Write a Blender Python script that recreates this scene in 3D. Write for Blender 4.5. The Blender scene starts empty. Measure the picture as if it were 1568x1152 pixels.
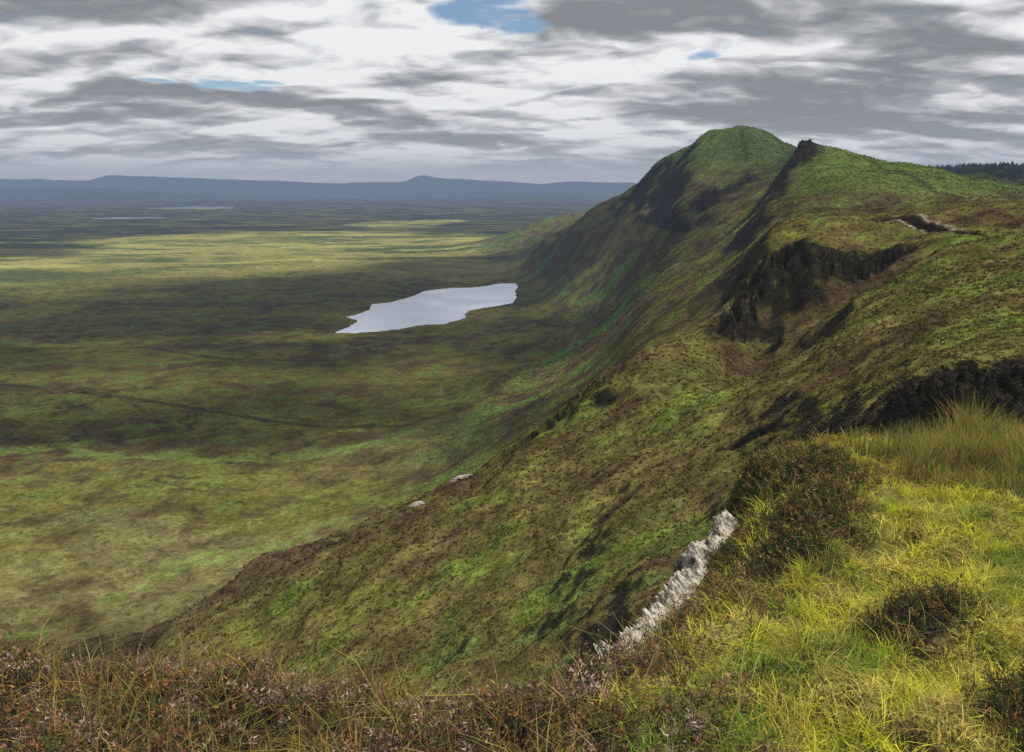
import bpy, math, numpy as np
from mathutils import Vector
rng=np.random.default_rng(7)
H0=220.0
SUN=np.array([0.40,0.02,0.91]); SUN/=np.linalg.norm(SUN)
def S(e0,e1,v):
    t=np.clip((v-e0)/(e1-e0),0,1); return t*t*(3-2*t)
# ---------- noise ----------
_p=rng.permutation(4096); _g=rng.uniform(0,2*np.pi,4096); _gx=np.cos(_g); _gy=np.sin(_g)
def pn(x,y,seed=0):
    x=x+seed*37.31; y=y-seed*17.77
    xi=np.floor(x).astype(np.int64); yi=np.floor(y).astype(np.int64)
    fx=x-xi; fy=y-yi
    def g(i,j,dx,dy):
        k=_p[(_p[(xi+i)&4095]+yi+j)&4095]
        return _gx[k]*dx+_gy[k]*dy
    u=fx*fx*fx*(fx*(fx*6-15)+10); v=fy*fy*fy*(fy*(fy*6-15)+10)
    a=g(0,0,fx,fy); b=g(1,0,fx-1,fy); c=g(0,1,fx,fy-1); d=g(1,1,fx-1,fy-1)
    return ((a+(b-a)*u)+((c+(d-c)*u)-(a+(b-a)*u))*v)*1.5
def fbm(x,y,seed=0,o=4):
    r=0;a=1;t=0
    for i in range(o):
        r=r+a*pn(x*2**i,y*2**i,seed+i); t+=a; a*=.55
    return r/t*1.3
# ---------- terrain control points, worked out from image pixels at guessed ranges : bearing tangent -> (range, height rel. to the viewpoint) ----------
C={
-1.5:[(8,-14),(25,-36),(60,-70),(110,-105),(200,-160),(300,-205),(400,-220),(800,-220),(1500,-220),(3000,-220),(9000,-220)],
-1.0:[(8,-14),(25,-36),(60,-70),(110,-105),(200,-155),(300,-203),(400,-219),(800,-220),(1500,-220),(3000,-220),(9000,-220)],
-.65:[(8,-14),(25,-36),(60,-68),(110,-100),(200,-150),(300,-200),(360,-215),(500,-219),(900,-220),(2000,-220),(5000,-220),(9000,-220)],
-.5:[(25,-34),(60,-60),(110,-85),(160,-105),(210,-127),(260,-165),(330,-203),(420,-216),(700,-220),(1500,-220),(4000,-220)],
-.35:[(110,-78),(160,-94),(210,-108),(260,-145),(330,-187),(430,-210),(650,-219)],
-.255:[(8,-14),(25,-33),(60,-55),(110,-71),(155,-84),(205,-97),(260,-135),(320,-176),(400,-199),(480,-210),(700,-218),(1000,-220),(1500,-220),(2500,-220),(5000,-220),(9000,-220)],
-.16:[(110,-66),(155,-75),(200,-86),(260,-120),(340,-165),(430,-192),(520,-204),(650,-211),(800,-216),(1000,-219)],
-.074:[(25,-30),(75,-52),(115,-63),(155,-69),(200,-78),(260,-112),(350,-155),(500,-186),(670,-200),(820,-208),(1000,-215),(1300,-220),(1700,-220),(2200,-218),(2600,-213),(3000,-219),(5000,-220)],
.01:[(25,-28),(60,-44),(115,-57),(155,-62),(200,-67),(270,-102),(350,-130),(480,-152),(600,-169),(720,-184),(930,-199),(1230,-213),(1640,-218),(2050,-204),(2250,-212),(2900,-149),(3600,-212),(5000,-220)],
.037:[(1450,-206),(1700,-183),(2000,-135),(2300,-180),(2850,-115)],
.1:[(8,-13),(25,-26),(60,-40),(115,-51),(185,-57),(215,-57),(270,-84),(350,-104),(450,-118),(560,-136),(720,-153),(980,-168),(1300,-173),(1500,-138),(1650,-85),(1750,-51),(2200,-130),(2800,-80),(3500,-190),(5000,-220),(9000,-220)],
.175:[(60,-34),(110,-44),(160,-49),(230,-46),(300,-70),(370,-80),(450,-84),(600,-93),(750,-98),(1000,-92),(1250,-64),(1450,-17),(1550,28),(2000,-20),(2800,-120),(4500,-210)],
.204:[(1450,54)],
.2365:[(1400,78),(1250,20)],
.27:[(8,-11),(25,-20),(60,-31),(80,-36),(110,-39),(160,-42),(215,-48),(258,-38),(300,-56),(420,-58),(650,-57),(850,-44),(1050,-13),(1300,36),(1400,84),(1800,60),(2600,0),(4500,-150)],
.298:[(1420,85)],
.32:[(160,-38),(225,-45),(250,-22),(290,-17),(350,-30),(450,-24),(750,-9),(850,-3),(900,4),(1000,8),(1250,34),(1450,81),(1900,50)],
.352:[(850,30),(900,51),(950,45),(1100,25),(790,5)],
.38:[(160,-34),(218,-37),(242,-17),(270,-13),(800,20),(900,48)],
.41:[(900,43)],
.44:[(8,-8),(25,-13),(60,-18),(110,-24),(200,-29),(222,-29),(243,-15),(275,-11),(300,-8),(400,-16),(550,-13),(650,-8),(820,20),(900,35),(1200,10),(1800,20)],
.49:[(900,26),(210,-22),(240,-15)],
.54:[(25,-10.5),(40,-13),(50,-11.5),(75,-16),(140,-18.6),(220,-15),(280,-9.8),(330,-7.3),(450,-12),(700,-8),(900,17),(1200,0),(2500,50),(3500,20)],
.66:[(8,-6),(30,-9.5),(42,-13),(52,-11),(80,-14),(150,-14),(200,-12.5),(300,-6),(500,-10),(850,-11),(1200,-10),(2500,45),(4000,0),(9000,-200)],
1.0:[(8,-5),(30,-7),(80,-8),(300,-4),(900,-5),(2500,40),(5000,0),(9000,-200)],
1.6:[(8,-4),(30,-6),(80,-7),(300,-4),(900,-5),(2500,40),(5000,0),(9000,-200)]}
P=np.array([(a*5,math.log(y)*1.6,z) for a,l in C.items() for y,z in l])
def U(r2): return .5*r2*np.log(r2+1e-9)
n=len(P); D=((P[:,None,:2]-P[None,:,:2])**2).sum(2)
A=np.zeros((n+3,n+3)); A[:n,:n]=U(D)+np.eye(n)*.003
A[:n,n]=1;A[:n,n+1:]=P[:,:2];A[n,:n]=1;A[n+1:,:n]=P[:,:2].T
W=np.linalg.solve(A,np.r_[P[:,2],0,0,0])
def tps(x,y):
    yy=np.maximum(y,5.); a=np.clip(x/yy,-1.7,1.7)*5; l=np.log(np.minimum(yy,9500))*1.6
    out=np.empty(len(x))
    for i in range(0,len(x),40000):
        aa=a[i:i+40000];ll=l[i:i+40000]
        out[i:i+40000]=U((aa[:,None]-P[None,:,0])**2+(ll[:,None]-P[None,:,1])**2)@W[:n]+W[n]+W[n+1]*aa+W[n+2]*ll
    return out
def dseg(x,y,pts,closed=False):
    d=np.full(len(x),1e18); m=len(pts)
    for i in range(m if closed else m-1):
        ax,ay=pts[i]; bx,by=pts[(i+1)%m]; dx,dy=bx-ax,by-ay
        t=np.clip(((x-ax)*dx+(y-ay)*dy)/(dx*dx+dy*dy),0,1)
        d=np.minimum(d,(x-ax-t*dx)**2+(y-ay-t*dy)**2)
    return np.sqrt(d)
def inside(x,y,pts):
    c=np.zeros(len(x),bool); m=len(pts)
    for i in range(m):
        ax,ay=pts[i]; bx,by=pts[(i+1)%m]
        if ay==by: continue
        c^=((ay>y)!=(by>y))&(x<(bx-ax)*(y-ay)/(by-ay)+ax)
    return c
LAKE=[(-275,1202),(-242,1204),(-209,1219),(-180,1235),(-154,1273),(-112,1286),(-81,1346),(-84,1390),(-79,1428),(-55,1462),(-30,1485),(1,1528),(9,1600),(6,1705),(12,1760),(10,1847),(-36,1835),(-60,1790),(-93,1761),(-140,1755),(-190,1705),(-205,1620),(-235,1536),(-269,1510),(-262,1430),(-275,1375),(-289,1360),(-259,1319),(-262,1260)]
def ell(cx,cy,rx,ry,s):
    o=[]
    for i in range(28):
        t=i/28*2*math.pi; k=1+.25*math.sin(2*t+s)+.15*math.sin(5*t+2*s)
        o.append((cx+rx*k*math.cos(t),cy+ry*k*math.sin(t)))
    return o
LAKE2=ell(-2770,5840,190,200,1); LAKE3=ell(-3455,8900,330,400,2)
LEDGE=[(-14,1.2),(-6,2.5),(-2.6,3.1),(-1.6,3.05),(-.9,2.85),(-.3,2.75),(.12,2.8),(.38,3.2),(.66,4.0),(1.25,5.3),(1.95,6.5),(2.35,7.1),(3.1,7.8),(4.3,8.1),(5.6,8.2),(7.5,8.0),(10,7),(16,5),(34,1),(60,-8),(60,-60),(-14,-60)]
HUM=[(2.46,5.95,.22,.38),(2.16,5.25,.22,.34),(1.85,4.85,.12,.24),(2.7,6.6,.10,.25),(1.95,3.4,.13,.22),(1.95,2.4,.2,.26),(-2.2,2.75,.10,.35),(-1.3,2.75,.08,.3),(-3.3,2.6,.14,.4),(1.45,4.2,.08,.18)]
FX=np.array([-1.6,-.9,-.632,-.52,-.4985,-.438,-.366,-.27,-.213,-.14,-.128,-.118,-.108,-.084,-.05,-.02,.037,.07,.142,.3,1.6])
FZ=np.array([120,150,150,160,265,235,190,120,60,75,140,235,265,205,165,120,50,115,80,60,60.])
CRAGS=[[(66,232),(73,243),(80,249),(86,246)],[(86,238),(95,234),(104,230),(112,232)],[(24,43),(28,45),(33,47)],[(300,862),(309,880),(318,905)],[(185,1330),(205,1390),(235,1400)],[(268,1120),(290,1150),(330,1180)],[(3,200),(13,205),(24,211)]]
PATH=[(112,290),(135,275),(131,248),(128,226),(131,212),(142,208),(165,204)]
CRACK=[(13,108),(18,112),(25,113),(31,109),(36,104)]
TRACK=[(-640,890),(-560,870),(-456,840),(-323,775),(-230,730),(-174,707),(-99,696),(-41,740)]
STREAM=[(-520,650),(-438,641),(-387,650),(-330,625),(-264,625),(-185,616),(-120,640)]
DRAIN=[(-900,1150),(-700,1080),(-520,1090),(-380,1010),(-240,1000)]
FOOT=[(-240,330),(-215,372),(-186,426),(-130,455),(-81,500),(-35,525)]
ROCKP=np.array([(.50,4.02,-2.62),(.76,4.55,-2.80),(1.02,4.98,-2.88),(1.26,5.38,-2.88),(1.50,5.78,-2.86),(1.73,6.13,-2.82),(1.92,6.45,-2.80)])
RP2=[tuple(p) for p in ROCKP[:,:2]]
def height(x,y,spacing=None):
    r=np.hypot(x,y)
    z=tps(x,y); at=x/np.maximum(y,5)
    if spacing is None: spacing=.008*r
    sc=S(-218,-200,z)
    m=sc*S(700,1100,y)*S(3600,2600,y)*S(.42,.3,at)
    gl=1-np.abs(fbm(x/420,y/85+x/900,11,3))*2
    z=z-m*8*np.clip(gl,0,1)**3+m*fbm(x/130,y/120,15,4)*8
    calm=1-.7*S(.33,.36,at)*S(650,750,y)*S(1250,1100,y)
    mid=1-.45*S(300,420,y)*S(-40,-90,z)
    for i,lam in enumerate([.3,.7,1.6,4,9,22,55,140,400,1100]):
        f=S(1.0,2.2,lam/spacing)
        if f.max()<=0: continue
        k=.085*sc*mid+.02*(1-sc)
        if lam>50: k=k*calm
        if lam>200: k=.006
        amp=np.minimum(lam*k,.0065*r)*f*S(4,14,r)
        z=z+amp*pn(x/lam,y/lam,20+i)*1.6
    for c,wd,am in zip(CRAGS,(8,7,4,22,34,30,5),(6,5.2,2.8,13,14,12,2.6)):
        b=(np.abs(x-c[1][0])<wd*6)&(np.abs(y-c[1][1])<wd*8); xb,yb=x[b],y[b]
        q=S(wd,wd*.3,dseg(xb,yb,c)); t=fbm(xb/wd*.9,yb/wd*.5,31,4); t2=np.abs(fbm(xb/wd*3,yb/wd*1.2,33,3))
        z[b]=z[b]+q*am*(.5-2.0*np.abs(t)-.8*t2+.5*(np.floor(t*5)/5))
    pl=-219.6+fbm(x/900,y/900,40,3)*2.0*S(1900,3200,r)+S(4000,9000,r)*fbm(x/2600,y/1500,44,4)*55
    z=pl+np.logaddexp(0,(z-pl)/3.0)*3.0-1.2*S(30,0,z-pl)
    bog=(1-sc)*S(260,420,y)*S(2600,1500,r)
    z=z+bog*(.8*fbm(x/28,y/28,47,3)-1.4*S(.16,.0,np.abs(fbm(x/120,y/70,48,3)))*S(-.1,.3,fbm(x/300,y/300,49,2)))
    a=x/np.maximum(y,1)
    fz=np.interp(a,FX,FZ)+230
    rad=y
    z=z+fz*np.exp(-((rad-20500)/1700)**2)*(1+.06*fbm(x/900,y/900,50,4))
    z=z+(140*S(-.3,-.62,a)+70*np.exp(-((a+.45)/.12)**2)+55*np.exp(-((a-.03)/.1)**2))*np.exp(-((rad-14500)/1300)**2)*(1+.3*fbm(x/1500,y/900,55,4))
    for L in (LAKE,LAKE2,LAKE3):
        La=np.array(L); b=(x>La[:,0].min()-300)&(x<La[:,0].max()+300)&(y>La[:,1].min()-300)&(y<La[:,1].max()+300)
        if b.any():
            xb,yb=x[b],y[b]; d=dseg(xb,yb,L,True)*np.where(inside(xb,yb,L),-1,1)+3*pn(xb/14,yb/14,52)
            sh=-219.75+np.clip(d,-8,300)*.012
            zb=z[b]; wgt=S(140,0,d); zb=zb*(1-wgt)+np.minimum(zb,sh)*wgt
            zb=np.where(d<0,-220.5+np.maximum(d*.15,-4),np.maximum(zb,-219.8)); z[b]=zb
    z=z-1.4*S(2.6,.8,dseg(x,y,PATH)+.8*pn(x/6,y/6,66)) -1.8*S(2.4,.4,dseg(x,y,CRACK)+1.0*pn(x/3,y/3,67))
    b=r<90
    if b.any():
        xb,yb=x[b],y[b]
        d=dseg(xb,yb,LEDGE,True)*np.where(inside(xb,yb,LEDGE),-1,1)
        d=d+.18*fbm(xb/1.3,yb/1.3,60,3)*S(0,1.,np.abs(d)+.4)*S(.3,1.,dseg(xb,yb,RP2))
        zi=-1.62-.125*np.clip(yb,-5,9)
        zi=zi-.45*np.exp(-((xb-1.0)**2+(yb-4.8)**2)/1.1)-.10*S(1,-3,xb)-.24*np.exp(-((xb-.45)**2+(yb-3.55)**2)/.16)
        for hx,hy,hh,hr in HUM: zi=zi+hh*np.exp(-(((xb-hx)**2+(yb-hy)**2)/hr**2)**1.2)
        zi=zi+.12*fbm(xb/1.1,yb/1.1,61,4)+.09*pn(xb/.4,yb/.4,65)
        # the turf lip falls away to the rock slab
        dr=dseg(xb,yb,RP2); zr=np.interp(yb,ROCKP[:,1],ROCKP[:,2])-.06
        wr=S(.5,.1,dr); zi=zi*(1-wr)+np.minimum(zi,zr)*wr
        dd=np.maximum(d+.25,0)
        zl=zi-.9*np.minimum(dd,1)**2-np.maximum(dd-.35,0)*1.25+.25*fbm(xb/2.2,yb/2.2,63,4)*S(.3,2,dd)*np.minimum(dd,3)
        zl=zl-.6*S(1.1,.3,dseg(xb,yb,[tuple(p) for p in ROCKP[:,:2]+np.array([-.45,.28])]))*S(.2,.5,dd)
        zb=z[b]; k=.6
        z[b]=np.maximum(zl,zb)+k*np.exp(-np.abs(zl-zb)/k)*.35*S(.5,3,dd)
    return z
def heathness(x,y):
    w=S(1.35,-.3,x+.45*fbm(x/.6,y/.6,96,3))*1.0
    for hx,hy,hh,hr in HUM: w=np.maximum(w,1.1*np.exp(-(((x-hx+.12*pn(x/.2,y/.2,98))**2+(y-hy)**2)/(hr*1.05)**2)**2))
    ed=dseg(x,y,LEDGE[7:12]); w=np.maximum(w,.85*S(.6,.2,ed+.25*pn(x/.4,y/.4,99)))
    w=np.maximum(w,.8*S(.25,.5,fbm(x/.9,y/.9,97,3))*S(6.5,4.5,y))
    return w
def mixc(c,d,f): return c*(1-f[:,None])+np.array(d)[None]*f[:,None]
def colour(x,y,z,slope):
    r=np.hypot(x,y); a=x/np.maximum(y,5)
    n1=fbm(x/190,y/120,70,4); n2=fbm(x/35,y/35,75,4); n3=fbm(x/7,y/7,80,4)*S(1300,600,r); n4=fbm(x/1.2,y/1.2,85,3); n5=fbm(x/900,y/400,90,4)
    c=np.tile(np.array([.122,.112,.026]),(len(x),1))
    c=mixc(c,(.080,.058,.024),S(-.1,.35,n1)); c=mixc(c,(.145,.165,.036),S(.15,.6,-n1)*.8)
    c=mixc(c,(.055,.042,.02),S(.0,.45,n2)*.65); c=mixc(c,(.10,.145,.032),S(.1,.45,-n2+.3*n1)*.65)
    c=mixc(c,(.20,.185,.07),S(760,450,r)*S(-.3,.3,n1-n2*.6)*.6)
    c=mixc(c,(.035,.027,.016),S(.06,.0,np.abs(fbm(x/120,y/70,48,3)))*S(-.1,.3,fbm(x/300,y/300,49,2))*.85)
    c=mixc(c,(.04,.033,.018),S(.3,.5,n3)*.7)
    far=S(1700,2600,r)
    c=mixc(c,(.25,.23,.07),far*S(-.5,.3,n5+.4*n1)*.95); c=mixc(c,(.05,.075,.025),far*S(.0,.4,-n5+.3*n2)*.8)  # far plain colours raised to stand in for sunlight
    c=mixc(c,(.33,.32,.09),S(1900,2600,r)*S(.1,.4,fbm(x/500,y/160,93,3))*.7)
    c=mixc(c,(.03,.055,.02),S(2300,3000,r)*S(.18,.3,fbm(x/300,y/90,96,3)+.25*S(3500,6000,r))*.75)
    c=mixc(c,(.03,.024,.013),S(7,1.5,dseg(x,y,TRACK)+8*n2)*.75)
    c=mixc(c,(.03,.024,.013),S(7,1.5,dseg(x,y,DRAIN)+14*n2)*.6)
    c=mixc(c,(.15,.20,.045),S(10,2,dseg(x,y,STREAM)+14*n2)*.7)
    h=S(-214,-188,z+10*n2)
    s=np.tile(np.array([.116,.103,.037]),(len(x),1))
    s=mixc(s,(.083,.060,.032),S(-.1,.4,n2)); s=mixc(s,(.125,.15,.034),S(.0,.45,-n2+.4*n3))
    s=mixc(s,(.075,.165,.033),S(.0,.45,n1-n2*.6)*S(-85,-140,z)*S(450,800,y)*.9)
    s=mixc(s,(.09,.14,.032),S(10,45,z)*.85)
    s=mixc(s,(.10,.145,.028),S(.33,.36,a)*S(580,700,y)*S(1300,1100,y)*S(-12,0,z)*(.7+.3*S(-.3,.3,n2)))
    s=mixc(s,(.09,.075,.03),S(.33,.36,a)*S(600,720,y)*S(1300,1100,y)*S(-.0,.45,n1+n2*.5)*.5)
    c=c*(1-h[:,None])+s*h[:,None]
    nb=S(420,300,y)*S(-212,-190,z)
    b=np.tile(np.array([.127,.108,.033]),(len(x),1))
    b=mixc(b,(.130,.145,.031),S(-.05,.4,n2*.6+n3*.5)); b=mixc(b,(.09,.060,.033),S(.0,.45,-n2*.7-n3*.4))
    b=mixc(b,(.065,.09,.03),S(.0,.45,n3+.3*n2)*S(130,60,y)*S(.35,.15,a)*.75)
    b=mixc(b,(.125,.175,.03),S(.3,.6,n2+.3*n3)*.65)
    b=mixc(b,(.08,.052,.036),S(-.05,-.3,a)*S(150,200,y)*.7)
    c=c*(1-nb[:,None])+b*nb[:,None]
    c=mixc(c,(.13,.19,.04),S(10,3,dseg(x,y,FOOT)+22*n2)*.6*S(-.3,.2,n3))
    dp=dseg(x,y,PATH)+.8*n3; c=mixc(c,(.022,.016,.011),S(3.2,1.6,dp)); c=mixc(c,(.022,.016,.011),S(2.4,1.0,dseg(x,y,CRACK)+1.0*pn(x/3,y/3,67)))
    c=mixc(c,(.32,.27,.2),S(1.1,.3,np.abs(dp-3.6)+n3)*S(230,240,y)*S(280,268,y)*.8)
    c=mixc(c,(.035,.035,.016),S(6,2.5,dseg(x,y,[(378,905),(383,870),(380,760),(371,700)]))*.6)
    c=mixc(c,(.03,.035,.016),S(6,2,dseg(x,y,[(395,1420),(380,1330),(370,1290)]))*.5)
    rk=S(.8,1.25,slope+.25*n3+.1*n2)*S(12,30,r)*np.where((y>350)&(z<-60),.5,1.)
    for cr,wd in zip(CRAGS,(10,9,5,26,34,30,7)):
        nn=n2 if wd>28 else n3
        rk=np.maximum(rk,S(wd,wd*.55,dseg(x,y,cr)+wd*.5*nn)*S(-.45,-.1,n3+.5*n2+.1)*(.7 if wd>28 else (.75 if wd==7 else 1)))
    c=mixc(c,(.020,.018,.015),rk*.94)
    lg=S(11,9.2,r)
    g=np.tile(np.array([.15,.15,.03]),(len(x),1)); g=mixc(g,(.07,.05,.025),S(-.1,.4,n4))
    q=r<14; hw=np.zeros(len(x)); hw[q]=heathness(x[q],y[q]); g=mixc(g,(.035,.026,.016),S(.3,.7,hw))
    c=c*(1-lg[:,None])+g*lg[:,None]
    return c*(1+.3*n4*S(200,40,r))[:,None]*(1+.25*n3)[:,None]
# ---------- mesh helper ----------
def mesh(name,V,F,cols=None,mat=None,smooth=True,tot=None):
    me=bpy.data.meshes.new(name); F=np.asarray(F)
    if tot is None: tot=np.full(len(F),F.shape[1]); F=F.ravel()
    me.vertices.add(len(V)); me.vertices.foreach_set('co',np.asarray(V,np.float32).ravel())
    me.loops.add(len(F)); me.loops.foreach_set('vertex_index',F.astype(np.int32))
    me.polygons.add(len(tot)); me.polygons.foreach_set('loop_start',np.r_[0,np.cumsum(tot)[:-1]].astype(np.int32)); me.polygons.foreach_set('loop_total',tot.astype(np.int32))
    if smooth: me.polygons.foreach_set('use_smooth',np.ones(len(tot),bool))
    me.update(calc_edges=True)
    if cols is not None:
        at=me.color_attributes.new('Col','FLOAT_COLOR','POINT'); at.data.foreach_set('color',np.c_[np.clip(cols,0,1),np.ones(len(V))].astype(np.float32).ravel())
    ob=bpy.data.objects.new(name,me); bpy.context.scene.collection.objects.link(ob)
    if mat: me.materials.append(mat)
    return ob
def gridfaces(nr,nc):
    i=np.arange(nr*nc).reshape(nr,nc)
    return np.stack([i[:-1,:-1],i[:-1,1:],i[1:,1:],i[1:,:-1]],-1).reshape(-1,4)
# ---------- materials ----------
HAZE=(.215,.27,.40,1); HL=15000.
def newmat(name):
    m=bpy.data.materials.new(name); m.use_nodes=True; nt=m.node_tree; nt.nodes.clear(); return m,nt
def mathn(nt,op,a,b=None,c=None,clamp=False):
    nd=nt.nodes.new('ShaderNodeMath'); nd.operation=op; nd.use_clamp=clamp
    for i,v in enumerate((a,b,c)):
        if v is None: continue
        if isinstance(v,(int,float)): nd.inputs[i].default_value=v
        else: nt.links.new(v,nd.inputs[i])
    return nd.outputs[0]
def noise(nt,vec,scale,detail=4,rough=.55,dist=0,out='Fac',dim='3D'):
    nd=nt.nodes.new('ShaderNodeTexNoise'); nd.noise_dimensions=dim; nd.inputs['Scale'].default_value=scale; nd.inputs['Detail'].default_value=detail; nd.inputs['Roughness'].default_value=rough; nd.inputs['Distortion'].default_value=dist
    nt.links.new(vec,nd.inputs['Vector']); return nd.outputs[out]
def maprange(nt,v,a,b,c,d,sm=False):
    nd=nt.nodes.new('ShaderNodeMapRange'); nt.links.new(v,nd.inputs[0])
    if sm: nd.interpolation_type='SMOOTHSTEP'
    for i,k in enumerate((a,b,c,d)): nd.inputs[i+1].default_value=k
    return nd.outputs[0]
def out_painted_haze(nt,shader):
    """aerial perspective: painted into the material as emission that grows with world distance"""
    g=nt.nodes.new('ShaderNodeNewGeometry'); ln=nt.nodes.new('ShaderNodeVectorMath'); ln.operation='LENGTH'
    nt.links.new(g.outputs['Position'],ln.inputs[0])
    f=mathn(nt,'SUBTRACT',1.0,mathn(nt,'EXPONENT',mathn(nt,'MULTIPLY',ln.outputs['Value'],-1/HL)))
    e=nt.nodes.new('ShaderNodeEmission'); e.inputs[0].default_value=HAZE  # surface glow standing in for air light, no air volume
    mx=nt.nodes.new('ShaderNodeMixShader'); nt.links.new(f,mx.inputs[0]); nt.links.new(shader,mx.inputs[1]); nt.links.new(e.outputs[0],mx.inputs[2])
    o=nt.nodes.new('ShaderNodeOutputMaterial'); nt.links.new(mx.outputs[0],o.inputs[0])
def terrain_mat():
    m,nt=newmat('moorland'); at=nt.nodes.new('ShaderNodeAttribute'); at.attribute_name='Col'
    tc=nt.nodes.new('ShaderNodeTexCoord'); v=tc.outputs['Object']
    n1=noise(nt,v,.9,6,.7); n2=noise(nt,v,.06,7,.72); n3=noise(nt,v,7,4,.6); n4=noise(nt,v,.22,5,.7)
    f=mathn(nt,'MULTIPLY',maprange(nt,n1,.3,.7,.5,1.5),maprange(nt,n2,.3,.7,.55,1.45))
    f=mathn(nt,'MULTIPLY',f,mathn(nt,'MULTIPLY',maprange(nt,n3,.3,.7,.7,1.3),maprange(nt,n4,.3,.7,.55,1.45)))
    sc=nt.nodes.new('ShaderNodeVectorMath'); sc.operation='SCALE'; nt.links.new(at.outputs['Color'],sc.inputs[0]); nt.links.new(f,sc.inputs['Scale'])
    b=nt.nodes.new('ShaderNodeBump'); b.inputs['Distance'].default_value=.6; b.inputs['Strength'].default_value=.8; nt.links.new(n1,b.inputs['Height'])
    b2=nt.nodes.new('ShaderNodeBump'); b2.inputs['Distance'].default_value=6; b2.inputs['Strength'].default_value=.6; nt.links.new(n2,b2.inputs['Height']); nt.links.new(b.outputs[0],b2.inputs['Normal'])
    d=nt.nodes.new('ShaderNodeBsdfDiffuse'); d.inputs['Roughness'].default_value=.6; nt.links.new(sc.outputs[0],d.inputs[0]); nt.links.new(b2.outputs[0],d.inputs['Normal'])
    out_painted_haze(nt,d.outputs[0]); return m
def leaf_mat(name,tr=.35):
    m,nt=newmat(name); at=nt.nodes.new('ShaderNodeAttribute'); at.attribute_name='Col'
    d=nt.nodes.new('ShaderNodeBsdfDiffuse'); t=nt.nodes.new('ShaderNodeBsdfTranslucent'); mx=nt.nodes.new('ShaderNodeMixShader'); mx.inputs[0].default_value=tr
    for s in (d,t): nt.links.new(at.outputs['Color'],s.inputs[0])
    nt.links.new(d.outputs[0],mx.inputs[1]); nt.links.new(t.outputs[0],mx.inputs[2]); out_painted_haze(nt,mx.outputs[0]); return m
# ---------- terrain sheet ----------
NR,NA=1500,1150
R=np.exp(np.linspace(math.log(3.5),math.log(42000),NR)); TH=np.radians(np.linspace(-60,60,NA))
rr,tt=np.meshgrid(R,TH,indexing='ij'); X=(rr*np.sin(tt)).ravel(); Y=(rr*np.cos(tt)-5).ravel()
Z=height(X,Y,.0072*np.hypot(X,Y)+.02)
V=np.c_[X,Y,Z].reshape(NR,NA,3)
du=np.gradient(V,axis=0); dv=np.gradient(V,axis=1); N=np.cross(du,dv); slope=(np.hypot(N[...,0],N[...,1])/np.abs(N[...,2])).ravel()
V[...,2]+=H0
mesh('moorland_terrain',V.reshape(-1,3),gridfaces(NR,NA)[:,::-1],colour(X,Y,Z,slope),terrain_mat())
# ---------- water ----------
def water_mat():
    m,nt=newmat('lake_water'); tc=nt.nodes.new('ShaderNodeTexCoord'); n=noise(nt,tc.outputs['Object'],.25,4); n2=noise(nt,tc.outputs['Object'],.012,3)
    b=nt.nodes.new('ShaderNodeBump'); b.inputs['Strength'].default_value=.12; b.inputs['Distance'].default_value=.5; nt.links.new(n,b.inputs['Height'])
    g=nt.nodes.new('ShaderNodeBsdfGlossy'); g.inputs[0].default_value=(.74,.77,.84,1); nt.links.new(maprange(nt,n2,.35,.65,.06,.22),g.inputs['Roughness']); nt.links.new(b.outputs[0],g.inputs['Normal'])
    d=nt.nodes.new('ShaderNodeBsdfDiffuse'); d.inputs[0].default_value=(.03,.035,.045,1); mx=nt.nodes.new('ShaderNodeMixShader'); mx.inputs[0].default_value=.9
    nt.links.new(d.outputs[0],mx.inputs[1]); nt.links.new(g.outputs[0],mx.inputs[2]); out_painted_haze(nt,mx.outputs[0]); return m
wm=water_mat()
for L in (LAKE,LAKE2,LAKE3):
    La=np.array(L,float); c=La.mean(0); q=c+(La-c)*1.02
    mesh('lake',np.c_[q,np.full(len(q),H0-220.05)],np.arange(len(q))[::-1],None,wm,False,tot=np.array([len(q)]))
# ---------- blades ----------
def blades(x,y,z,h,w,lean,col,th=None,tipc=1.3):
    k=len(x); th=rng.uniform(0,2*np.pi,k) if th is None else th; ph=rng.uniform(0,np.pi,k)
    p=np.c_[x,y,z]; s=np.c_[np.cos(ph),np.sin(ph),np.zeros(k)]*(w/2)[:,None]
    le=np.c_[np.cos(th),np.sin(th),np.zeros(k)]*(lean*h)[:,None]; up=np.c_[np.zeros(k),np.zeros(k),h]
    vv=np.stack([p-s,p+s,p+up*.55+le*.35+s*.75,p+up*.55+le*.35-s*.75,p+up*(1-.25*np.minimum(lean,1.5)[:,None])+le],1)
    i=np.arange(k)[:,None]*5
    F=np.concatenate([i+np.array([0,1,2,3]),i+np.array([3,2,4])],1).ravel(); tot=np.tile([4,3],k)
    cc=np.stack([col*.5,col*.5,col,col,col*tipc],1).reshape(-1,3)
    return vv.reshape(-1,3),F,tot,cc
def join(parts):
    o=0;Vs=[];Fs=[];Ts=[];Cs=[]
    for v,f,t,c in parts: Vs.append(v);Fs.append(f+o);Ts.append(t);Cs.append(c);o+=len(v)
    return np.concatenate(Vs),np.concatenate(Fs),np.concatenate(Ts),np.concatenate(Cs)
def build(name,parts,mat):
    v,f,t,c=join(parts); v=v.copy(); v[:,2]+=H0; return mesh(name,v,f,c,mat,False,tot=t)
def pick(pal,k,pr=None):
    pal=np.array(pal); return pal[rng.choice(len(pal),k,p=pr)]*rng.uniform(.7,1.3,k)[:,None]
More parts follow.
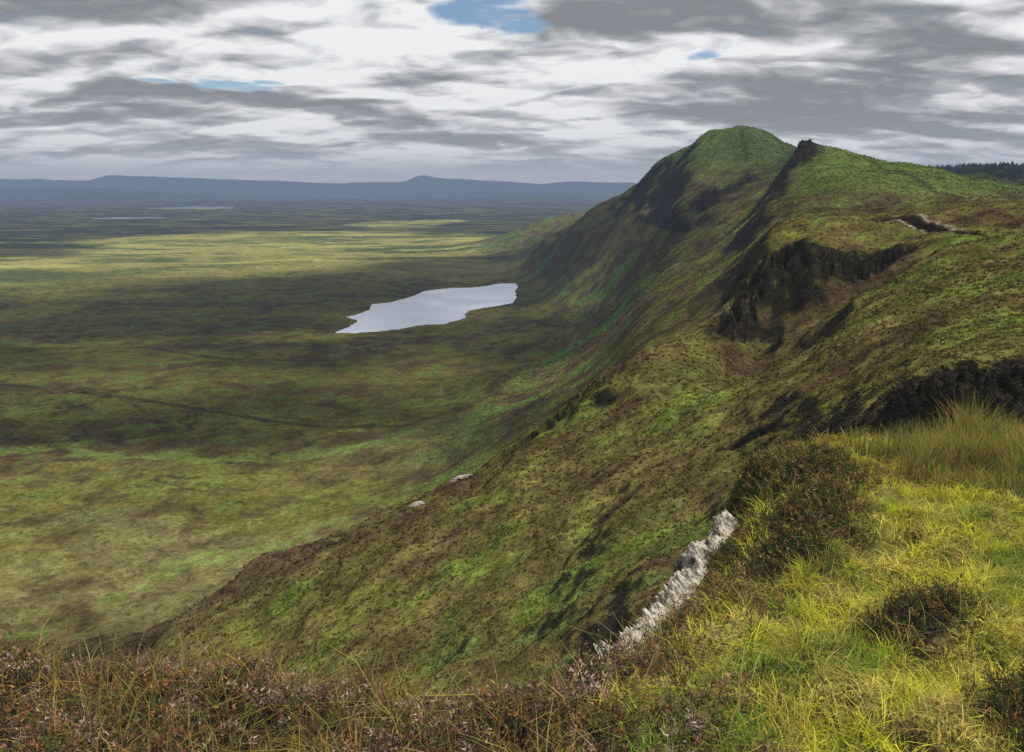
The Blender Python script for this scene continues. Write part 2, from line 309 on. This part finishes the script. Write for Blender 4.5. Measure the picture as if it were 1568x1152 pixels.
def ledge_pts(k,x0,x1,y0,y1,out=.25,mn=.25):
    x=rng.uniform(x0,x1,k); y=rng.uniform(y0,y1,k)
    ins=inside(x,y,LEDGE); d=dseg(x,y,LEDGE,True)*np.where(ins,-1,1)
    drk=dseg(x,y,RP2)
    nr=(drk<.9)&(~ins)&(y>3.9)&(y<6.7)&(fbm(x/.22,y/.22,78,2)<.38)
    nr|=drk<.12+.22*pn(x/.25,y/.25,77)
    nr|=(dseg(x,y,[(.36,3.4),(.52,4.0)])<.20)&(rng.uniform(0,1,k)<.85)
    keep=(d<out)&(~nr)&(rng.uniform(0,1,k)<np.clip(3.2/np.hypot(x,y),mn,1)); return x[keep],y[keep]
gm=leaf_mat('grass_blades',.4); hm=leaf_mat('heather_sprigs',.25)
x,y=ledge_pts(750000,-4.5,8.5,1.0,8.6)
hw=heathness(x,y); nz=fbm(x/.7,y/.7,101,4); keep=rng.uniform(0,1,len(x))>np.minimum(hw*.97,np.where(x<1.3,.75,1))+S(.35,.6,nz)*.4
x,y,nz,hw=x[keep],y[keep],nz[keep],hw[keep]; z=height(x,y); k=len(x)
n2=fbm(x/.33,y/.33,105,3); n0=fbm(x/1.8,y/1.8,107,3); nt_=fbm(x/.13,y/.13,109,2)
col=np.tile(np.array([.50,.51,.035]),(k,1)); col=mixc(col,(.18,.27,.03),S(.0,.4,nz)); col=mixc(col,(.64,.52,.14),S(.0,.45,-n2+.5*n0)*.7)
col=mixc(col,(.74,.58,.22),S(.1,.4,-nz+.5*n2)*S(4.2,2.6,y)*.8); col=mixc(col,(.20,.12,.045),S(.1,.45,-n0+.7*n2)*.75)
col=mixc(col,(.24,.13,.05),S(.4,.8,hw)*.75); col=mixc(col,(.18,.21,.04),S(.4,.8,hw)*S(0,.4,n2)*.8); col=mixc(col,(.38,.19,.07),(rng.uniform(0,1,k)<.08)*.8)
col*=(rng.uniform(.6,1.35,k)*(1+.4*nt_))[:,None]
h=rng.uniform(.035,.10,k)*(1+1.1*np.clip(n2+nz*.4+nt_*.7,-.7,1.2))*(1+.7*S(.5,1,hw)); 
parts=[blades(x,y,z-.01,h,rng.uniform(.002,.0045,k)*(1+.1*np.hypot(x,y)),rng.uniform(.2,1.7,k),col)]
x,y=ledge_pts(6000,-4.5,6,1.3,8.3); x,y=x[:2400],y[:2400]; z=height(x,y); k=len(x)
parts.append(blades(x,y,z,rng.uniform(.12,.30,k),np.full(k,.003),rng.uniform(.1,1.2,k),pick([(.55,.45,.2),(.34,.2,.09),(.3,.28,.08)],k)))
build('grass',parts,gm)
# rushes
x=rng.normal(4.45,.62,20000); y=rng.normal(6.55,.5,20000); q=(fbm(x/.4,y/.4,120,3)>-.2)&(y<7.7)&(x>3.2); x,y=x[q],y[q]; z=height(x,y); k=len(x)
ed=np.exp(-((x-4.4)/.9)**2)
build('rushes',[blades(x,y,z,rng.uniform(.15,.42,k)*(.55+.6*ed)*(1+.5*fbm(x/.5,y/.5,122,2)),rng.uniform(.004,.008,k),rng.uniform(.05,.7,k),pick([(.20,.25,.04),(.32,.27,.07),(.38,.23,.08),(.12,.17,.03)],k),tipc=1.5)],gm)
def heather(x,y,z,h,pal,pr,leaves=15,ls=.0065):
    k=len(x); th=rng.uniform(0,2*np.pi,k); lean=rng.uniform(.1,.9,k); col=pick(pal,k,pr)
    ps=[blades(x,y,z,h,np.full(k,.004),lean,np.tile([.06,.04,.03],(k,1)),th)]
    for j in range(leaves):
        t=rng.uniform(.25,1.,k); lx=x+np.cos(th)*lean*h*t**1.6+rng.normal(0,.009,k); ly=y+np.sin(th)*lean*h*t**1.6+rng.normal(0,.009,k); lz=z+h*t*(1-.2*lean)
        d=rng.normal(0,1,(k,3)); d[:,2]=np.abs(d[:,2])+.3; d/=np.linalg.norm(d,axis=1)[:,None]; e=np.cross(d,rng.normal(0,1,(k,3))); e/=np.linalg.norm(e,axis=1)[:,None]
        s=(ls*rng.uniform(.6,1.5,k)*(1+.12*np.hypot(x,y)))[:,None]; p=np.c_[lx,ly,lz]
        vv=np.stack([p-e*s*.35,p+e*s*.35,p+d*s*1.8],1).reshape(-1,3); i=np.arange(k*3)
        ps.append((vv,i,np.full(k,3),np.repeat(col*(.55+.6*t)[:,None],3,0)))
    return ps
x,y=ledge_pts(170000,-4.8,4.2,1.3,8.0,out=.35,mn=.7)
hw=heathness(x,y); nz=fbm(x/.45,y/.45,130,3); keep=rng.uniform(0,1,len(x))<hw*np.where(x<1,.25+.75*S(-.3,.25,nz),.75); x,y,nz=x[keep],y[keep],nz[keep]; z=height(x,y); k=len(x)
h=rng.uniform(.05,.13,k)*(1+.8*np.clip(nz,-.5,1))
grp=fbm(x/.25,y/.25,133,2)
right=x>1.0
pr=[]
for sel,pal,p in ((right,[(.075,.10,.022),(.19,.11,.04),(.045,.06,.018),(.28,.22,.07)],[.3,.33,.2,.17]),
    ((~right)&(grp>.05),[(.24,.13,.08),(.10,.12,.035),(.42,.30,.25),(.12,.075,.045)],[.3,.22,.3,.18]),
    ((~right)&(grp<=.05),[(.15,.09,.05),(.10,.12,.03),(.34,.17,.06),(.08,.06,.03)],[.3,.35,.2,.15])):
    if sel.any(): pr+=heather(x[sel],y[sel],z[sel]-.01,h[sel],pal,p)
build('heather',pr,hm)
# ---------- shrubs/tussocks over the slopes ----------
def scatter(K,r0,r1,a0,a1,szf,zmin,nj,flat=1.):
    lr=rng.uniform(math.log(r0),math.log(r1),K); a=rng.uniform(a0,a1,K); y=np.exp(lr); x=a*y
    z=height(x,y); e=.5 if r1<500 else 6.; sl=np.hypot(height(x+e,y)-z,height(x,y+e)-z)/e
    q=(z>zmin)&(rng.uniform(0,1,K)<.8+.6*fbm(x/12,y/12,140,3)); x,y,z,sl=x[q],y[q],z[q],sl[q]; k=len(x); r=np.hypot(x,y)
    base=colour(x,y,z,sl)*rng.uniform(.7,1.55,k)[:,None]
    tw=rng.uniform(0,1,k); base[tw<.12]=base[tw<.12]*.5+np.array([.12,.14,.03])*.6; base[tw>.85]=base[tw>.85]*.4+np.array([.07,.045,.025])*.6
    ps=[]; sz=szf(r)*rng.uniform(.4,1.4,k)
    for j in range(nj):
        ox=rng.normal(0,.35,k)*sz; oy=rng.normal(0,.35,k)*sz
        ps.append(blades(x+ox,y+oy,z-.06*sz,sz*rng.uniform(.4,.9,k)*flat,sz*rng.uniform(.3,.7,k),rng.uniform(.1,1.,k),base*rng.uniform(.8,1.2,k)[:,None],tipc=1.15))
    return ps
ps=scatter(150000,13,420,-.85,1.1,lambda r:np.clip(.0036*r,.12,.65),-205,5)
ps+=scatter(90000,420,1700,-.12,.75,lambda r:np.clip(.0024*r,1.,2.8),-203,3,.6)
build('moorland_shrubs',ps,hm)
# ---------- conifer forest ----------
K=12000; y=rng.uniform(1500,2750,K); a=rng.uniform(.49,1.0,K); x=a*y; q=(fbm(x/300,y/300,150,3)+S(1500,1900,y)*.6>.0); x,y=x[q],y[q]; z=height(x,y); k=len(x)
hh=rng.uniform(8,14,k); ps=[]
for t0,t1,w in ((.08,.55,.24),(.3,.8,.18),(.55,1.,.12)):
    m=7; an=np.linspace(0,2*np.pi,m,endpoint=False)
    ring=np.stack([x[:,None]+np.cos(an)*hh[:,None]*w*rng.uniform(.7,1.2,(k,m)),y[:,None]+np.sin(an)*hh[:,None]*w*rng.uniform(.7,1.2,(k,m)),z[:,None]+hh[:,None]*t0+rng.uniform(-.3,.3,(k,m))],-1)
    top=np.c_[x,y,z+hh*t1][:,None]; vv=np.concatenate([ring,top],1).reshape(-1,3); i=np.arange(k)[:,None,None]*(m+1); t=np.arange(m)
    F=(i+np.stack([t,(t+1)%m,np.full(m,m)],1)[None]).reshape(-1)
    ps.append((vv,F,np.full(k*m,3),np.repeat(pick([(.025,.05,.018),(.04,.07,.022)],k),m+1,0)))
build('conifer_forest',ps,hm)
# ---------- rocks ----------
def rock_mat(name,c1,c2,sc,lo=.34,hi=.55):
    m,nt=newmat(name); tc=nt.nodes.new('ShaderNodeTexCoord')
    mp=nt.nodes.new('ShaderNodeMapping'); mp.inputs['Scale'].default_value=(1,1,.35); nt.links.new(tc.outputs['Object'],mp.inputs[0])
    n=noise(nt,mp.outputs[0],sc,8,.7); n2=noise(nt,tc.outputs['Object'],sc*5,5,.6)
    r=nt.nodes.new('ShaderNodeValToRGB'); r.color_ramp.elements[0].position=lo; r.color_ramp.elements[0].color=(*c1,1); r.color_ramp.elements[1].position=hi; r.color_ramp.elements[1].color=(*c2,1); nt.links.new(n,r.inputs[0])
    b=nt.nodes.new('ShaderNodeBump'); b.inputs['Distance'].default_value=.2/sc; nt.links.new(n2,b.inputs['Height'])
    d=nt.nodes.new('ShaderNodeBsdfDiffuse'); nt.links.new(r.outputs[0],d.inputs[0]); nt.links.new(b.outputs[0],d.inputs['Normal']); out_painted_haze(nt,d.outputs[0]); return m
rm=rock_mat('lichen_rock',(.06,.05,.035),(.52,.48,.41),9,.41,.55)
wd=np.array([.10,.13,.18,.20,.30,.40,.04])
nu,nv=300,70; u=np.linspace(0,6,nu); pc=np.stack([np.interp(u,range(7),ROCKP[:,i]) for i in range(3)],1); ww=np.interp(u,range(7),wd)*(1+.8*fbm(u*1.9,u*0,166,4))
vv=np.linspace(0,1,nv); nrm=np.array([-.84,.52,0]); upn=np.array([-.5,.3,.81])
g=pc[:,None,:]+nrm*(-.02+.08*fbm(u*1.3,u*0,169,3)[:,None,None]+ww[:,None,None]*vv[None,:,None]*.8)+np.array([0,0,-1.])*(ww[:,None,None]*(vv[None,:,None]**1.2)*.85)
uu,v2=np.meshgrid(u,vv,indexing='ij'); blk=fbm(uu*3.2,v2*.9,160,3); dn=.02+.12*(np.floor(blk*4)/4)+.07*fbm(uu*7,v2*2,161,4)+.02*fbm(uu*25,v2*9,163,3)
g=g+upn*dn[...,None]-upn*.35*(np.abs(v2-.5)*2)[...,None]**6; g[...,2]+=H0
mesh('rock_outcrop',g.reshape(-1,3),gridfaces(nu,nv),None,rm)
rm2=rock_mat('pale_boulder',(.16,.14,.12),(.42,.38,.33),.6)
import bmesh
for (bx,by,sx,sy,sz) in ((-13,194,3.6,1.6,1.5),(-23.5,184,2.1,1.2,.8)):
    bm=bmesh.new(); bmesh.ops.create_icosphere(bm,subdivisions=5,radius=1); zb=height(np.array([bx]),np.array([by]))[0]
    c=np.array([v.co[:] for v in bm.verts]); d=1+.35*fbm(c[:,0]*1.3+c[:,2],c[:,1]*1.3+c[:,2]*.7,170,4); d=np.round(d*9)/9*.5+d*.5
    for v,q,dd in zip(bm.verts,c,d): v.co=(bx+q[0]*sx*dd,by+q[1]*sy*dd,H0+zb-.1+(q[2]*sz+q[0]*sz*.5)*dd)
    me=bpy.data.meshes.new('boulder'); bm.to_mesh(me); bm.free(); me.materials.append(rm2); bpy.context.scene.collection.objects.link(bpy.data.objects.new('boulder',me))
# ---------- cloud layer ----------
CA=1200.
nr,na=420,721
R=np.exp(np.linspace(math.log(20),math.log(70000),nr)); T=np.linspace(0,2*np.pi,na); rr,tt=np.meshgrid(R,T,indexing='ij')
cx=(rr*np.sin(tt)).ravel(); cy=(rr*np.cos(tt)).ravel(); r=np.hypot(cx,cy); cz=CA-880*(r/70000)**2
off=lambda gz:(SUN[:2]/SUN[2])*(CA-H0-gz)
op=.14*S(4300,3500,r); wx=fbm(cx/450,cy/450,201,5)  # unseen cloud overhead thinned to let more sun through
def gap(gx,gy,gz,rx,ry,amt,rot=0,soft=1.):  # opens the out-of-view cloud overhead so sun falls on chosen ground
    global op
    o=off(gz); dx=cx-gx-o[0]; dy=cy-gy-o[1]; c,s=math.cos(rot),math.sin(rot); q=np.sqrt(((dx*c+dy*s)/rx)**2+((-dx*s+dy*c)/ry)**2)+.38*wx
    op=np.maximum(op,amt*S(1+.35*soft,1-.35*soft,q)*S(4450,4000,cy))
gap(90,120,-30,300,260,1.0,0,.7)
gap(450,850,0,230,330,1.)
gap(170,640,-120,170,280,.75)
gap(-280,470,-220,340,220,.72,0,1.2)
gap(-500,900,-220,460,220,.38,.3,1.6); gap(-100,900,-220,160,130,.5,0,1.8); gap(-450,1150,-220,260,60,.6,.2,1.6)
gap(-1100,2250,-220,900,520,1.,.5); gap(-800,3200,-220,1000,850,1.); gap(-200,2900,-220,350,450,.9); gap(-1900,1750,-220,1100,260,.9,.25)
gap(150,2800,-120,200,300,.9)
gap(330,1380,60,170,200,.55)
for gx,gy,rx,ry in ((-190,5000,340,340),(60,5300,190,320),(-120,4600,220,220),(-2750,8250,350,450),(-2350,8000,200,200),(1450,6450,120,200),(-3300,7800,170,240)):
    q=np.sqrt(((cx-gx)/rx)**2+((cy-gy)/ry)**2)+.7*fbm(cx/260,cy/420,205,4); op=np.maximum(op,S(1.45,.5,q))
ocl=np.c_[op,op,op]
m,nt=newmat('cloud'); tc=nt.nodes.new('ShaderNodeTexCoord'); at=nt.nodes.new('ShaderNodeAttribute'); at.attribute_name='Col'
# cloud cells: compressed less than a flat sheet towards the horizon, because real cumulus has height
sb=nt.nodes.new('ShaderNodeVectorMath'); sb.operation='SUBTRACT'; nt.links.new(tc.outputs['Object'],sb.inputs[0]); sb.inputs[1].default_value=(0,0,H0)
nm=nt.nodes.new('ShaderNodeVectorMath'); nm.operation='NORMALIZE'; nt.links.new(sb.outputs[0],nm.inputs[0])
sx=nt.nodes.new('ShaderNodeSeparateXYZ'); nt.links.new(nm.outputs[0],sx.inputs[0])
den=mathn(nt,'ADD',sx.outputs[2],.19)
cb=nt.nodes.new('ShaderNodeCombineXYZ'); nt.links.new(mathn(nt,'DIVIDE',sx.outputs[0],den),cb.inputs[0]); nt.links.new(mathn(nt,'MULTIPLY',mathn(nt,'DIVIDE',sx.outputs[1],den),1.45),cb.inputs[1])
q0=cb.outputs[0]
wn=noise(nt,q0,3.0,2,.45,0,'Color','2D'); ws=nt.nodes.new('ShaderNodeVectorMath'); ws.operation='MULTIPLY_ADD'; nt.links.new(wn,ws.inputs[0]); ws.inputs[1].default_value=(.20,.20,0); nt.links.new(q0,ws.inputs[2]); q1=ws.outputs[0]
def shifted(dx,dy):
    mp=nt.nodes.new('ShaderNodeVectorMath'); mp.operation='ADD'; mp.inputs[1].default_value=(dx,dy,0); nt.links.new(q1,mp.inputs[0]); return mp.outputs[0]
def nz2(vec,s,d=3,r_=.5): return noise(nt,vec,s,d,r_,0,'Fac','2D')
SC=1.25
na1=nz2(q1,SC,4,.45); nb1=nz2(shifted(.05,-.20),SC,4,.45)
s1=nz2(q1,SC*3.2,4,.52); s2=nz2(shifted(.02,-.09),SC*3.2,4,.52)
big=nz2(q0,.5,2)
v=mathn(nt,'ADD',mathn(nt,'MULTIPLY',mathn(nt,'SUBTRACT',na1,nb1),2.1),mathn(nt,'MULTIPLY',mathn(nt,'SUBTRACT',na1,.5),2.6))  # offset noise paints bright and shaded sides into the cloud colour
v=mathn(nt,'ADD',v,mathn(nt,'MULTIPLY',mathn(nt,'SUBTRACT',s1,s2),.95))
v=mathn(nt,'ADD',v,mathn(nt,'MULTIPLY',mathn(nt,'SUBTRACT',s1,.5),.7))
v=mathn(nt,'ADD',v,mathn(nt,'MULTIPLY',mathn(nt,'SUBTRACT',big,.5),1.2))
v=mathn(nt,'ADD',v,.58)
v=mathn(nt,'ADD',v,mathn(nt,'MULTIPLY',at.outputs['Fac'],.6))
rp=nt.nodes.new('ShaderNodeValToRGB'); el=rp.color_ramp.elements; el[0].position=.0; el[0].color=(.235,.25,.27,1); el[1].position=1.; el[1].color=(.88,.89,.90,1)
for p_,c_ in ((.28,(.33,.345,.365,1)),(.5,(.48,.49,.515,1)),(.75,(.70,.71,.73,1))):
    e_=el.new(p_); e_.color=c_
nt.links.new(v,rp.inputs[0])
ln=nt.nodes.new('ShaderNodeVectorMath'); ln.operation='LENGTH'; nt.links.new(tc.outputs['Object'],ln.inputs[0])
hz=mathn(nt,'SUBTRACT',1.,mathn(nt,'EXPONENT',mathn(nt,'MULTIPLY',mathn(nt,'POWER',mathn(nt,'MULTIPLY',ln.outputs['Value'],1/24000),2.0),-1.)))
mc=nt.nodes.new('ShaderNodeMix'); mc.data_type='RGBA'; nt.links.new(hz,mc.inputs[0]); nt.links.new(rp.outputs[0],mc.inputs[6]); mc.inputs[7].default_value=(.37,.41,.49,1)  # horizon haze painted into the cloud colour by distance
em=nt.nodes.new('ShaderNodeEmission'); nt.links.new(mc.outputs[2],em.inputs[0])
tr=nt.nodes.new('ShaderNodeBsdfTransparent'); mx=nt.nodes.new('ShaderNodeMixShader')
al=mathn(nt,'SUBTRACT',1.,maprange(nt,mathn(nt,'ADD',at.outputs['Fac'],mathn(nt,'MULTIPLY',mathn(nt,'SUBTRACT',s1,.5),-1.3)),.08,1.0,0,1,True),clamp=True)
nt.links.new(al,mx.inputs[0]); nt.links.new(tr.outputs[0],mx.inputs[1]); nt.links.new(em.outputs[0],mx.inputs[2])
o=nt.nodes.new('ShaderNodeOutputMaterial'); nt.links.new(mx.outputs[0],o.inputs[0])
mesh('cloud_layer',np.c_[cx,cy,cz],gridfaces(nr,na),ocl,m)
for mm in bpy.data.materials: mm.cycles.emission_sampling='NONE'
# ---------- light ----------
w=bpy.data.worlds.new('World'); bpy.context.scene.world=w; w.use_nodes=True; nt=w.node_tree
sk=nt.nodes.new('ShaderNodeTexSky'); sk.sky_type='NISHITA'; sk.sun_disc=False; sk.sun_elevation=math.asin(SUN[2]); sk.sun_rotation=math.atan2(SUN[0],SUN[1]); sk.dust_density=.2; sk.ozone_density=3.
bg=nt.nodes['Background']; bg.inputs[1].default_value=.10; nt.links.new(sk.outputs[0],bg.inputs[0])
sl=bpy.data.lights.new('sun','SUN'); sl.energy=5.0; sl.angle=math.radians(.5); sl.color=(1,.95,.86); so=bpy.data.objects.new('sun',sl); bpy.context.scene.collection.objects.link(so)
so.rotation_euler=Vector(SUN).to_track_quat('Z','Y').to_euler(); so.location=(0,0,H0+3000)
# ---------- camera ----------
cd=bpy.data.cameras.new('camera'); cam=bpy.data.objects.new('camera',cd); bpy.context.scene.collection.objects.link(cam)
cd.sensor_width=36; cd.lens=36*1207/1568; cd.clip_start=.05; cd.clip_end=200000
cam.location=(0,0,H0); cam.rotation_euler=(math.radians(90-13.5),0,0); bpy.context.scene.camera=cam
bpy.context.scene.view_settings.view_transform='Standard'; bpy.context.scene.view_settings.look='None'
